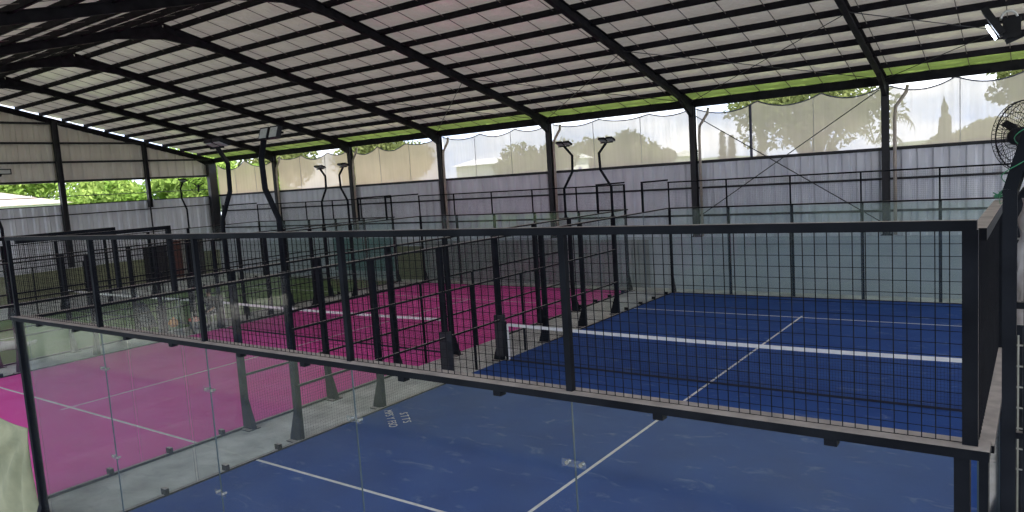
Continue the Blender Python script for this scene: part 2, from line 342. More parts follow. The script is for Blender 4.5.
# ---------------------------------------------------------------- roof
def roof_half(y0, y1, name, label):
    bm = MB(); nx = int((XR-XL)/.245); L = abs(y1-y0); ny = int(L*8)
    dx = (XR+.4-XL)/nx; g = []
    rr = random.Random(3)
    amp = {}
    for j in range(ny+1):
        y = y0+(y1-y0)*j/ny; row = []
        dist = abs(y-RIDGE_Y)
        s = (abs(YW-RIDGE_Y)-dist) % 1.0
        for i in range(nx+1):
            x = XL+dx*i; key = (int(x/.98), int(abs(YW-RIDGE_Y)-dist))
            a = amp.setdefault(key, .045+.05*rr.random())
            u = (x/.98) % 1.0
            sag = a*math.sin(PI*s)**.7*(math.sin(PI*u)**.35)
            row.append((x, y, roof_z(y)+.135-sag*.8))
        g.append(row)
    for row in g: bm.v += row
    n = nx+1
    for j in range(ny):
        for i in range(nx):
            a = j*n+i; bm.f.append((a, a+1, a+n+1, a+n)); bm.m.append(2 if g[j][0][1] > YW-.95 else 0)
    x = XL+.98*math.ceil(0)
    k = math.ceil(XL/.98)
    while k*.98 < XR:
        x = k*.98; k += 1
        bm.bar((x, y0, roof_z(y0)+.05), (x, y1, roof_z(y1)+.05), .02, .014, m=1)
    return struct(bm.build(name, [M['foil'], M['seam'], M['eavereflect']], smooth=False), label, 'ceiling')
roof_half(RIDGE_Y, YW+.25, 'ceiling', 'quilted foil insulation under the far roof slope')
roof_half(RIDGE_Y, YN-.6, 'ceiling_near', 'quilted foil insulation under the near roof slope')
for i, x in enumerate(COLX):
    word = ['hard against the left gable', 'second from the left gable', 'third from the left gable', 'fourth from the left gable', 'fifth from the left gable', 'sixth from the left gable, over the pink and blue courts gap', 'above the blue court, meeting the column right of centre', 'right of the blue court', 'at the far right end'][i]
    r = thing('roof_rafter', 'dark steel roof rafter '+word, 'rafter', (x, RIDGE_Y, 0), 'roof rafters')
    r['kind'] = 'structure'
    for sg in (1, -1):
        ye = (YW if sg > 0 else YN)-RIDGE_Y
        b = MB()
        z0 = RIDGE-.02; z1 = roof_z(RIDGE_Y+ye)-.02
        # I section: two flanges and a web, deeper at both knees
        def zz(y): return RIDGE-SL*abs(y)
        for a0, a1 in ((0, ye),):
            b.bar((0, a0, zz(a0)+.0), (0, a1, zz(a1)+.0), .15, .02)
            b.bar((0, a0, zz(a0)-.24), (0, a1, zz(a1)-.24), .15, .02)
            b.bar((0, a0, zz(a0)-.12), (0, a1, zz(a1)-.12), .012, .24)
        b.build('rafter_beam', M['roofsteel'], r)
        h = MB(); s = math.copysign(1, ye)
        h.prism([(0, zz(0)-.24), (s*1.5, zz(1.5)-.24), (0, zz(0)-.46)], 0, -.06, .06)
        h.build('ridge_haunch', M['roofsteel'], r)
        h = MB(); e1 = ye; e0 = ye-s*1.3
        h.prism([(e1, zz(e1)-.24), (e0, zz(e0)-.24), (e1, zz(e1)-.62)], 0, -.06, .06)
        h.build('knee_haunch', M['roofsteel'], r)
ordw = ['first', 'second', 'third', 'fourth', 'fifth', 'sixth', 'seventh', 'eighth', 'ninth', 'tenth', 'eleventh', 'twelfth', 'thirteenth', 'fourteenth']
for sg, nm, cnt in ((1, 'far', 13), (-1, 'near', 14)):
    for k in range(1, cnt):
        y = (YW-k) if sg > 0 else (RIDGE_Y-(k-1)*1.0-.4)
        z = roof_z(y)+.06
        b = MB(); b.box(XL, XR, y-.035, y+.035, z-.105, z-.095).box(XL, XR, y-.035, y-.027, z-.105, z+.06).box(XL, XR, y-.035, y+.035, z+.05, z+.06)
        lab = 'dark roof purlin, '+(ordw[k-1]+' up from the far eave beam' if sg > 0 else ordw[k-1]+' from the ridge on the near slope')
        tag(b.build('roof_purlin', M['roofsteel']), lab, 'purlin', 'roof purlins', 'structure')
b = MB(); b.box(XL, XR, YW-.12, YW-.0, EAVE-.2, EAVE+.05).box(XL, XR, YW+.1, YW+.14, EAVE-.05, EAVE+.2)
tag(b.build('eave_beam', M['roofsteel']), 'long dark eave beam along the top of the far columns', 'beam', None, 'structure')
# bracing rods
def rod(a, b_, label, r=.012):
    tag(MB().tube([a, b_], r, 5).build('brace_rod', M['colsteel']), label, 'brace', 'thin bracing rods', 'structure')
def rz(x, y): return (x, y, roof_z(y)-.08)
for x0, x1, w in ((-11.25, -5.45, 'left middle bay'), (.55, 6.65, 'bay above the blue court'), (6.65, 12.6, 'bay right of centre'), (-5.45, .55, 'bay above the gap')):
    rod(rz(x0, YW-.2), rz(x1, YW-5.2), 'thin roof bracing rod rising rightward from the eave, '+w)
    rod(rz(x1, YW-.2), rz(x0, YW-5.2), 'thin roof bracing rod rising leftward from the eave, '+w)
rod((.7, YW-.12, 6.1), (6.5, YW-.12, 2.3), 'thin wall bracing rod falling rightward behind blue court', .016)
rod((.7, YW-.12, 2.6), (6.5, YW-.12, 6.3), 'thin wall bracing rod rising rightward behind blue court', .016)
# columns of the far wall
cw = ['in the far left corner', 'second from the left corner, behind the tall pole lights', 'third from the left corner', 'fourth from the left corner', 'fifth from the left corner, at the gap between pink and blue courts', 'standing behind the left half of blue court', 'standing behind the right half of blue court', 'outside the frame on the right', 'at the right end']
for i, x in enumerate(COLX[:8]):
    c = thing('steel_column', 'dark steel wall column '+cw[i], 'column', (x, YW-.07, 1.85), 'columns of the far wall')
    c['kind'] = 'structure'
    b = MB(); b.box(-.1, .1, -.1, -.08, 0, 4.65).box(-.1, .1, .08, .1, 0, 4.65).box(-.02, .02, -.08, .08, 0, 4.65); b.build('column_shaft', M['colsteel'], c)
    b = MB(); b.box(-.16, .16, -.13, .13, .005, .03)
    for sx in (-.12, .12):
        for sy in (-.1, .08): b.box(sx-.015, sx+.015, sy, sy+.03, .03, .06)
    b.build('base_plate', M['colsteel'], c)
    if 0 < i < 7:
        p = MB().tube([(x+.62, YW-.16, 6.35), (x+.58, YW-.16, 6.15), (x+.30, YW-.18, 5.75), (x+.27, YW-.18, 5.4), (x+.26, YW-.18, 1.9)], .05, 8).build('downpipe', M['pipe'], smooth=True)
        tag(p, 'beige rain pipe beside the far wall column '+['','second from the left corner','third from the left corner','fourth from the left corner','fifth from the left corner','behind left half of blue court','behind right half of blue court'][i], 'pipe', 'rain pipes on the far columns')
for y, r, w in ((12.72, .12, 'thick column, nearer the camera'), (17.05, .09, 'slimmer column, nearer the far corner')):
    b = MB(); z1 = roof_z(y)-.1
    z0 = 1.4 if r > .1 else 4.1
    b.box(XL+.04, XL+.26, y-r, y-r+.02, z0, z1).box(XL+.04, XL+.26, y+r-.02, y+r, z0, z1).box(XL+.13, XL+.16, y-r, y+r, z0, z1)
    if r < .1: b.box(XL+.1, XL+.16, y-.03, y+.03, 1.4, 4.1)
    tag(b.build('gable_post', M['colsteel']), 'dark steel post of the left gable, '+w, 'column', 'posts of the left gable', 'structure')
b = MB(); b.box(XL+.05, XL+.35, 20.6, 21.05, 1.86, 6.35)
tag(b.build('corner_post', M['colsteel']), 'broad dark post boxed into the far left corner', 'column', None, 'structure')

# ---------------------------------------------------------------- shade netting in each bay
def net_sheet(x0, x1, seed, label, tops):
    rr = random.Random(seed); b = MB(); n = 44; rows = 6
    y = YW+.09
    def top(u):
        # sagging top edge hung from a few ties
        for (a, za), (c, zc) in zip(tops[:-1], tops[1:]):
            if a <= u <= c:
                s = (u-a)/(c-a); d = (c-a)*.55*(tops_s.get(a, 1))
                return za*(1-s)+zc*s-4*s*(1-s)*d
        return tops[-1][1]
    tops_s = {}
    for (a, _) in tops: tops_s[a] = .6+1.0*rr.random()
    G = []
    ph = rr.random()*6
    for j in range(rows+1):
        for i in range(n+1):
            u = i/n; x = x0+(x1-x0)*u; zt = top(u); z = 4.54+(zt-4.54)*j/rows
            yy = y+.02*math.sin(u*34+ph)*(j/rows)+.012*math.sin(u*11)
            G.append((x, yy, z))
    b.v += G
    for j in range(rows):
        for i in range(n):
            a = j*(n+1)+i; b.f.append((a, a+1, a+n+2, a+n+1)); b.m.append(0)
    o = b.build('shade_netting', M['densenet' if seed < 3 else 'netting'], smooth=True)
    tag(o, label, 'netting', 'beige shade nettings under the eave')
    h = MB().tube([Vector(p)+Vector((0, -.01, 0)) for p in G[-(n+1):]], .022, 5); h.build('top_hem', M['hem'], o)
    for q in range(1, 3):
        i = int(n*q/3); pts = [Vector(G[j*(n+1)+i])+Vector((0, -.012, 0)) for j in range(rows+1)]
        MB().tube(pts, .012 if seed != 5 or q != 1 else .05, 5).build('seam', M['hem'] if seed == 5 and q == 1 else M['edge'] if 0 else mat_seam, o)
    return o
mat_seam = mat('netting seam', (.42, .40, .38), (.36, .34, .33), 5)
bays = list(zip(COLX[:-1], COLX[1:]))
T = 6.40
topsets = [
    [(0, 6.30), (.5, 6.36), (1, 6.3)],
    [(0, 6.3), (.35, 6.30), (.7, 6.3), (1, 6.38)],
    [(0, 6.2), (.3, 6.32), (.62, 6.30), (1, 6.38)],
    [(0, T), (.38, 6.36), (.7, 6.40), (1, T)],
    [(0, T), (.36, T), (.72, T-.02), (1, T)],
    [(0, 6.36), (.36, T), (.7, T+.02), (1, T)],
    [(0, T), (.30, 6.45), (.62, 6.48), (1, T)],
    [(0, T), (.5, T), (1, T)]]
nw = ['nearest the far left corner', 'behind the twin pole lights at left', 'with wrinkled top behind small pole lights', 'left of centre with treetops behind', 'with bare sky and pole lights in front', 'with the big spreading tree behind it', 'with slim pointed tree behind it', 'at the far right end']
for i, (a, c) in enumerate(bays):
    net_sheet(a+.1, c-.1, i, 'beige translucent shade netting under the eave, '+nw[i], topsets[i])

# ---------------------------------------------------------------- padel cage pieces
def wire_mesh(w, h, cell=.055, r=.0022, rh=.0022):
    """welded mesh lying in the local xz plane, x 0..w, z 0..h"""
    b = MB(); nx = max(1, round(w/cell)); nz_ = max(1, round(h/cell))
    for i in range(nx+1): x = w*i/nx; b.box(x-r, x+r, -r, r, 0, h)
    for k in range(nz_+1): z = h*k/nz_; b.box(0, w, r, r+2*rh, z-rh, z+rh)
    return b
MESH = {}
def mesh_data(w, h, fine=1):
    key = (round(w, 3), round(h, 3), fine)
    if key not in MESH:
        o = wire_mesh(w, h, .055*fine, .0021 if fine == 1.02 else .0011, .0014 if fine == 1.02 else .0009).build('mesh_panel', M['wire']); MESH[key] = o.data; bpy.data.objects.remove(o)
    return MESH[key]
def pane_mesh(w, h, gm):
    key = ('g', round(w, 3), round(h, 3), gm)
    if key not in MESH:
        b = MB(); g = .003; i = 0
        x0, x1, y0, y1, z0, z1 = g, w-g, -.006, .006, 0, h
        b.q([(x0, y0, z0), (x1, y0, z0), (x1, y0, z1), (x0, y0, z1)], 0); b.q([(x1, y1, z0), (x0, y1, z0), (x0, y1, z1), (x1, y1, z1)], 0)
        b.q([(x0, y1, z0), (x0, y0, z0), (x0, y0, z1), (x0, y1, z1)], 1); b.q([(x1, y0, z0), (x1, y1, z0), (x1, y1, z1), (x1, y0, z1)], 1)
        b.q([(x0, y0, z1), (x1, y0, z1), (x1, y1, z1), (x0, y1, z1)], 1); b.q([(x0, y1, z0), (x1, y1, z0), (x1, y0, z0), (x0, y0, z0)], 1)
        o = b.build('glass_pane', [M[gm], M['edge']]); MESH[key] = o.data; bpy.data.objects.remove(o)
    return MESH[key]
def post_part(parent, x, y, h, out, z0=0, w=.09, d=.13, foot=True, pad=False, name='post'):
    """out: unit 2D direction that points outside of the court"""
    b = MB(); ox, oy = out
    if abs(ox) > .5: b.box(x-d/2, x+d/2, y-w/2, y+w/2, z0, h)
    else: b.box(x-w/2, x+w/2, y-d/2, y+d/2, z0, h)
    if foot:
        t_ = .05
        if abs(ox) > .5: b.prism([(x+ox*d/2, .02), (x+ox*(d/2+.17), .02), (x+ox*(d/2+.15), .10), (x+ox*d/2, .55)], 1, y-t_, y+t_)
        else: b.prism([(y+oy*d/2, .02), (y+oy*(d/2+.17), .02), (y+oy*(d/2+.15), .10), (y+oy*d/2, .55)], 0, x-t_, x+t_)
        cx, cy = x+ox*.08, y+oy*.08
        b.box(cx-.15, cx+.15, cy-.13, cy+.13, .0, .02)
    o = b.build(name, M['black'], parent)
    if pad:
        MB().box(x-.11, x+.11, y-.085, y+.085, .12, 1.12).build('post_padding', mat_pad, o)
    return o
mat_pad = mat('black vinyl padding', (.012, .013, .016), (.02, .02, .025), 6, rough=.6)
def clamp(b, x, y, z, axis):
    """clear plate with two bolts across a seam"""
    if axis == 0:
        b.box(x-.085, x+.085, y-.020, y-.012, z-.022, z+.022, 0)
        for s in (-.05, .05): b.tube([(x+s, y-.024, z), (x+s, y+.016, z)], .012, 8, 1)
    else:
        b.box(y-.020, y-.012, x-.085, x+.085, z-.022, z+.022, 0)
def end_wall(key, y, out, label, xs=None, gm='glass', zg=3.02, zt=3.985, detail=True, left_ext=True, cat='court end wall'):
    x0, x1 = COURTS[key]
    xs = xs or [x0+.04+(x1-x0-.04)*k/5 for k in range(6)]
    t = thing('end_wall', label, cat, (0, 0, 0), 'glass and mesh end walls of the courts')
    tw = .042
    for k, x in enumerate(xs):
        corner = k in (0, len(xs)-1)
        if corner: post_part(t, x-(.03 if k and detail else 0), y+out*.0, zg-.05, (0, out), w=.06, d=.09, foot=True, name='corner_post')
        if corner and k and detail: MB().box(x+.035, x+.07, y-.05, y+.05, 0, zg-.05).build('corner_angle', M['black'], t)
        b = MB(); cwid = .03 if corner and k else tw/2; b.box(x-cwid, x+cwid, y-.022, y+.022, zg, zt-.04)
        if not corner and not detail: b.box(x-.04, x+.04, y+out*.10-.04, y+out*.10+.04, 0, zg-.04)
        b.build('mesh_post', M['black'], t)
    b = MB(); b.box(xs[0]-.05, xs[-1]+.075, y-.075, y+.075, zg-.045, zg); b.build('glass_rail', M['black'], t)
    b = MB(); b.box(xs[0]-.025, xs[-1]+.025, y-.025, y+.025, zt-.045, zt); b.build('top_rail', M['black'], t)
    b = MB(); b.box(xs[0], xs[-1], y-.03, y+.03, 0, .035); b.build('base_channel', M['black'], t)
    for a, c in zip(xs[:-1], xs[1:]):
        w = c-a-tw
        place('mesh_panel', mesh_data(w, zt-.05-zg, 1.02 if detail else 1), (a+tw/2, y, zg+.002), t)
        p = place('glass_pane', pane_mesh(c-a, zg-.10, gm), (a, y, .04), t)
        if detail:
            for f in (.28, .72):
                nb = MB(); xx = (c-a)*f; nb.box(xx-.03, xx+.03, -.03, .03, zg-.135, zg-.085); nb.build('glass_clip', M['black'], p)
    if detail:
        for x in xs[1:-1]:
            for z in (.57, 1.57, 2.57):
                b = MB(); clamp(b, x, y, z, 0); b.build('glass_clamp', [M['clampglass'], M['bolt']], t)
    return t
M['clampglass'] = glass('clear clamp plate', (.88, .92, .94), .05, (.8, .8, .82))
def side_fence(key, x, out, label, gm='glass', pads=False, fine=1):
    t = thing('side_fence', label, 'court side fence', (0, 0, 0), 'mesh and glass side fences of the courts')
    px = x+out*.05
    for y in range(2, 20, 2):
        if y in (2, 18):
            MB().box(x-.03, x+.03, y-.03, y+.03, 3.0, 3.985).build('post', M['black'], t); continue
        post_part(t, px, y, 3.0, (out, 0), w=.10, d=.11, foot=True, pad=pads and y in (8, 10))
    for y in (9.0, 11.0):
        b = MB(); b.box(px-.03, px+.02, y-.02, y+.02, .02, 2.0); b.build('gate_stile', M['black'], t)
    b = MB(); b.box(x-.06, x+.06, 0, 20, 2.965, 3.0); b.build('top_rail', M['black'], t)
    for z in (1.0, 2.0):
        b = MB(); b.box(x-.02, x+.02, 4, 16, z-.02, z+.02); b.build('middle_rail', M['black'], t)
    b = MB(); b.box(x-.035, x+.035, 0, 8, 0.0, .04); b.box(x-.035, x+.035, 12, 20, 0.0, .04)
    for yy in [.5, 1.5, 2.5, 3.5, 16.5, 17.5, 18.5, 19.5]: b.box(x-.06, x+.06, yy-.03, yy+.03, .04, .13)
    b.build('base_channel', M['black'], t)
    for y0 in (0, 18):
        b = MB(); b.box(x-.03, x+.03, y0, y0+2, 3.93, 3.985); b.build('upper_rail', M['black'], t)
        o = place('mesh_panel', mesh_data(1.94, .93, fine), (x, y0+.03, 3.004), t, PI/2)
        place('glass_pane', pane_mesh(2, 2.9, gm), (x, y0, .045), t, PI/2)
    for y0 in (2, 16):
        place('glass_pane', pane_mesh(1.95, 2.9, gm), (x, y0+.03, .045), t, PI/2)
    for y0 in range(4, 16, 2):
        place('mesh_panel', mesh_data(1.92, 2.93), (x, y0+.04, .02), t, PI/2)
    return t
XS = [.045, 2.20, 4.21, 6.19, 8.16, 10.23]
nearw = end_wall('blue', -.1, -1, 'long near end wall of blue court, clear glass below and wire mesh above', XS, zg=3.03, zt=4.03)
side_fence('blue', 0.0, -1, 'left side fence of the blue court, along the concrete walkway', pads=True)
side_fence('blue', 10.255, 1, 'right side fence of the blue court, seen almost edge-on', fine=1.02)
end_wall('blue', 20.0, 1, 'far end wall of the blue court, pale tinted glass below mesh', None, 'farglass', 3.0, 3.9, detail=False)
side_fence('pink', -1.66, 1, 'right side fence of the pink court, facing the blue court')
side_fence('pink', -11.72, -1, 'left side fence of the pink court, facing the green court', pads=True)
end_wall('pink', 20.0, 1, 'far end wall of the pink court, tinted glass below mesh', None, 'farglass', 3.0, 3.9, detail=False)
side_fence('green', -13.4, 1, 'right side fence of the green court, across the walkway from pink court')
side_fence('green', -23.4, -1, 'left side fence of the green court, nearest the left gable wall')
end_wall('green', 20.0, 1, 'far end wall of the green court, tinted glass below mesh', None, 'farglass', 3.0, 3.9, detail=False)

# ---------------------------------------------------------------- nets
def court_net(key, label):
    x0, x1 = COURTS[key]; t = thing('court_net', label, 'net', ((x0+x1)/2, 10, 0), 'tennis style nets across the courts')
    h = (x1-x0)/2-.17; xc = 0
    b = MB(); n = int(2*h/.05); r = .0016
    def top(x): return .88+.04*(x/h)**2
    for i in range(n+1):
        x = -h+2*h*i/n; b.box(x-r, x+r, -r, r, .03, top(x))
    for k in range(18):
        f = k/17; b.tube([(x, .003, .03+(top(x)-.03)*f) for x in (-h, -h/2, 0, h/2, h)], r, 4)
    b.build('net_mesh', M['netcord'], t)
    b = MB()
    for xa, xb in ((-h, -h/2), (-h/2, 0), (0, h/2), (h/2, h)): b.bar((xa, 0, top(xa)-.03), (xb, 0, top(xb)-.03), .016, .07)
    b.build('top_tape', M['tape'], t)
    b = MB(); b.bar((-h, 0, .03), (h, 0, .03), .02, .045); b.build('bottom_cord', M['netcord'], t)
    for s in (-1, 1):
        b = MB(); b.box(s*h-.02, s*h+.02, -.01, .01, .03, .9); b.build('side_tape', M['tape'], t)
        b = MB(); b.tube([(s*(h+.05), 0, 0), (s*(h+.05), 0, .98)], .03, 10); b.box(s*(h+.05)-.06, s*(h+.05)+.06, -.05, .05, .012, .03); b.build('net_post', M['black'], t)
    return t
court_net('blue', 'low net with white top tape across the blue court')
court_net('pink', 'low net with white top tape across the pink court')
court_net('green', 'low net with white top tape across the green court')

# ---------------------------------------------------------------- pole lights
def pole_light(x, y, s, label, lean=0):
    """s: direction of the kink along x"""
    t = thing('pole_light', label, 'floodlight', (x, y, 3.0), 'kinked pole floodlights')
    b = MB(); b.tube([(0, 0, .01), (0, 0, .92), (s*.34, 0, 1.45), (s*.36, 0, 1.95), (s*.10, 0, 2.24)], .042, 8); b.build('pole', M['black'], t, smooth=True)
    b = MB(); b.box(-.07, .07, -.07, .07, .004, .02); b.prism([(-.06, .02), (.06, .02), (.03, .14), (-.03, .14)], 1, -.012, .012); b.build('post_bracket', M['black'], t)
    b = MB(); b.bar((-.2+s*.08, 0, 2.25), (.2+s*.08, 0, 2.25), .035); b.build('cross_bar', M['black'], t)
    for q in (-.13, .13):
        cx = q+s*.08; b = MB()
        b.bar((cx, -.10, 2.38), (cx, .11, 2.30), .22, .06, up=(0, 0, 1))
        for k in range(5): b.bar((cx-.08+.04*k, -.08, 2.40), (cx-.08+.04*k, .09, 2.335), .01, .04)
        h = b.build('lamp_head', M['lamp'], t)
        l = MB(); l.bar((cx, -.09, 2.338), (cx, .095, 2.268), .18, .012); l.build('lamp_lens', M['lens'], h)
    return t
def pole_light_facing(x, y, s, label):
    """same pole, heads tipped up so that the lenses face the viewer side"""
    t = thing('pole_light', label, 'floodlight', (x, y, 3.0), 'kinked pole floodlights')
    b = MB(); b.tube([(0, 0, .01), (0, 0, .92), (s*.30, 0, 1.45), (s*.32, 0, 1.95), (s*.20, 0, 2.28)], .05, 8); b.build('pole', M['black'], t, smooth=True)
    b = MB(); b.box(-.07, .07, -.07, .07, .004, .02); b.prism([(-.06, .02), (.06, .02), (.03, .14), (-.03, .14)], 1, -.012, .012); b.build('post_bracket', M['black'], t)
    b = MB(); b.bar((-.3, 0.05, 2.36), (.26, .05, 2.36), .035); b.build('cross_bar', M['black'], t)
    for q in (-.135, .135):
        cx = q; b = MB()
        b.bar((cx, -.05, 2.27), (cx, .02, 2.47), .24, .06, up=(0, 1, 0))
        for k in range(5): b.bar((cx-.08+.04*k, .0, 2.28), (cx-.08+.04*k, .06, 2.45), .01, .05, up=(0, 1, 0))
        h = b.build('lamp_head', M['lamp'], t)
        l = MB(); l.bar((cx, -.076, 2.295), (cx, -.017, 2.455), .185, .012, up=(0, 1, 0)); l.build('lamp_lens', M['lens'], h)
    return t
pole_light_facing(-.05, 4, -1, 'large twin floodlight on a kinked pole, pale lenses facing the camera')
pole_light(-1.72, 4, 1, 'large twin floodlight on a kinked pole, dark heads, left of the pale-lensed one')
pole_light(-1.72, 16, 1, 'far twin floodlight, left one of the pair over the pink and blue gap')
pole_light(-.05, 16, -1, 'far twin floodlight, right one of the pair over the pink and blue gap')
pole_light(-13.34, 16, 1, 'far twin floodlight over the pink and green gap, standing clear of the column')
pole_light(-11.78, 16, -1, 'far twin floodlight hugging the wall column between pink and green courts')
pole_light(-23.34, 16, -1, 'small far twin floodlight at left before the bright open strip')
pole_light(-11.78, 4, -1, 'pole light cut by the left edge of the frame')
# the nearer one on the right fence with a lit lamp
t = thing('pole_light', 'floodlight at the top right corner with one glowing white lamp', 'floodlight', (10.32, 4, 2.93), 'kinked pole floodlights')
MB().tube([(0, 0, .01), (0, 0, .92), (.36, 0, 1.45), (.38, 0, 1.95), (.10, 0, 2.24)], .045, 8).build('pole', M['black'], t, smooth=True)
b = MB(); b.box(-.07, .07, -.07, .07, .004, .02); b.prism([(-.06, .02), (.06, .02), (.03, .14), (-.03, .14)], 1, -.012, .012); b.build('post_bracket', M['black'], t)
b = MB(); b.box(-.12, .01, -.05, .05, 2.33, 2.50); b.bar((-.1, 0, 2.30), (.16, 0, 2.40), .04); b.build('junction_box', M['lamp'], t)
b = MB(); b.tube([(-.135+.06*(1-math.cos(a)), -.02, 2.49+.07*math.sin(a)) for a in [PI*k/10 for k in range(11)]], .011, 6); b.build('cable_loop', M['white'], t, smooth=True)
b = MB(); b.bar((-.25, 0, 2.60), (-.12, 0, 2.37), .26, .055, up=(1, 0, 0)); h = b.build('lamp_head', M['lamp'], t)
ml, tt, out = new('glowing lamp lens'); em = N(tt, 'ShaderNodeEmission'); em.inputs[0].default_value = (.75, .85, 1, 1); em.inputs[1].default_value = 6; tt.links.new(em.outputs[0], out.inputs[0])
l = MB(); l.bar((-.205, 0, 2.47), (-.145, 0, 2.365), .2, .02, up=(1, 0, 0))
for v in range(len(l.v)): l.v[v] = (l.v[v][0]-.028, l.v[v][1], l.v[v][2]-.016)
lo_ = l.build('lamp_lens', ml, h); lo_['label'] = 'glowing white lens'
b = MB(); b.bar((.05, 0, 2.42), (.30, 0, 2.22), .26, .05, up=(1, 0, 1)); h = b.build('lamp_head', M['white'], t); h['label'] = 'pale grey lamp head'

# ---------------------------------------------------------------- fans
def fan(x, y, z, r, label, ang, tiltx=PI/2, post=True):
    t = thing('wall_fan', label, 'fan', (x, y, z)); t.rotation_euler = (0, 0, ang)
    t['group'] = 'round caged fans'
    b = MB()
    for rad, dy in ((r, 0), (r*.97, -.05), (r*.97, .05), (r*.66, -.095), (r*.33, -.115), (r*.66, .095)):
        b.tube([(rad*math.cos(a), dy, rad*math.sin(a)) for a in [2*PI*k/32 for k in range(33)]], .006 if rad == r else .003, 5)
    for k in range(48):
        a = 2*PI*k/48; c, s = math.cos(a), math.sin(a)
        for sg in (-1, 1): b.tube([(r*.12*c, sg*.12, r*.12*s), (r*.66*c, sg*.097, r*.66*s), (r*.97*c, sg*.05, r*.97*s), (r*c, 0, r*s)], .0024, 4)
    b.build('guard_cage', M['lamp'], t)
    b = MB()
    for k in range(3):
        a0 = 2*PI*k/3+.5
        ps = []
        for f, wd in ((.10, .30), (.5, .13), (.85, .07)):
            ps.append((f*r, wd))
        for (f0, w0), (f1, w1) in zip(ps[:-1], ps[1:]):
            def P(f, w, d, sh): a = a0+w; return (f*math.cos(a), d, f*math.sin(a))
            for (dy) in (0,):
                A = P(f0, -w0*1.2, .02, 0); B = P(f0, w0*1.2, -.02, 0); C_ = P(f1, w1*1.2, -.02, 0); D = P(f1, -w1*1.2, .02, 0)
                b.q([A, B, C_, D]); b.q([(p[0], p[1]+.004, p[2]) for p in (D, C_, B, A)])
    b.build('fan_blade', M['lamp'], t)
    b = MB(); b.tube([(0, -.13, 0), (0, -.10, 0), (0, .10, 0), (0, .30, 0)], [.05, .07, .09, .06], 14); b.build('motor', M['lamp'], t, smooth=True)
    b = MB(); b.tube([(0, .2, 0), (0, .26, -.1), (0, .26, -.5 if post else -.2)], .03, 8); b.box(-.05, .05, .22, .32, -.5 if post else -.25, -.3 if post else -.15); b.build('bracket', M['lamp'], t)
    return t
fan(10.375, 3.5, 4.41, .29, 'large caged fan at the right edge above the blue court fence', -.75)
fan(XL+.5, 19.75, 5.1, .42, 'small caged fan by the far left corner before the open strip', 1.15, post=False)

# ---------------------------------------------------------------- stair / platform frame on the right
t = thing('platform_frame', 'black steel platform frame with sloping rail at the right edge', 'steel frame', (10.378, -.4, 0))
b = MB(); b.box(-.022, .025, -.025, .025, 0, 4.17); b.build('upright', M['black'], t)
b = MB(); b.box(.047, .075, -.02, .02, 0, 4.40); b.build('upright', M['black'], t)
b = MB(); b.bar((.0, 0, 4.15), (.09, -.02, 4.47), .045, .045); b.build('sloping_rail', M['black'], t)
for zz_ in (2.75, 3.2, 3.72): MB().bar((.02, 0, zz_), (.06, 0, zz_), .026).build('tie_bar', M['black'], t)
b = MB(); b.box(.028, .034, .0, .004, 2.2, 3.6); b.build('thin_rod', M['bolt'], t)
mg = mat('green cord', (.03, .20, .10), (.05, .26, .12), 8)
pts = []
for k in range(60):
    f = k/59; a = f*14; pts.append((10.365+.09*f+.033*math.cos(a), -.4-.02*f+.033*math.sin(a), 4.15+.32*f))
pts = [Vector((10.26, 1.9, 4.02)), Vector((10.31, .6, 4.05))]+[Vector(p) for p in pts]
tag(MB().tube(pts, .0018, 5).build('green_cord', mg, smooth=True), 'thin green cord wound around the sloping black rail', 'cord')
b = MB(); rr = random.Random(4)
pp = [Vector((10.255+rr.uniform(-.035, .035), 1.98+rr.uniform(-.05, .05), 4.0+rr.uniform(.0, .05))) for k in range(26)]
tag(MB().tube(pp, .004, 5).build('cord_knot', mg, smooth=True), 'tangled knot of green cord on end of upper rail', 'cord')
# crumpled sheet hanging beyond the frame
b = MB(); n = 20
for k in range(n+1):
    z = 4.08-.62*k/n; x = 10.40-.045*k/n+.010*math.sin(k*1.3)
    b.v += [(x, .55, z), (x+.02+.012*math.sin(k*.9+1), .50, z), (x+.10, .56, z), (x+.09, .60, z)]
for k in range(n):
    a = 4*k
    for j in range(3): b.f.append((a+j, a+j+1, a+j+5, a+j+4)); b.m.append(0)
tag(b.build('hanging_sheet', mat('brown plastic sheet', (.20, .17, .16), (.45, .42, .42), 3, rough=.35, lo=.5, hi=.7), smooth=True), 'crumpled brownish plastic sheet hanging at the right edge', 'sheet')
# steel ties between the fence posts and frame
t = thing('service_ladder', 'narrow metal ladder rungs between the right fence and black frame', 'ladder', (10.375, 1.9, 0))
for k in range(12):
    MB().tube([(-.02, 0, 2.2+k*.14), (.10, -.02, 2.2+k*.14)], .006, 6).build('rung', M['bolt'], t)
MB().box(.08, .11, -.03, .0, 0, 4.1).build('stile', mat('greenish steel', (.10, .16, .16), (.14, .2, .2), 4, rough=.4), t)
MB().box(-.035, -.02, -.03, .0, 0, 3.9).build('stile', M['black'], t)

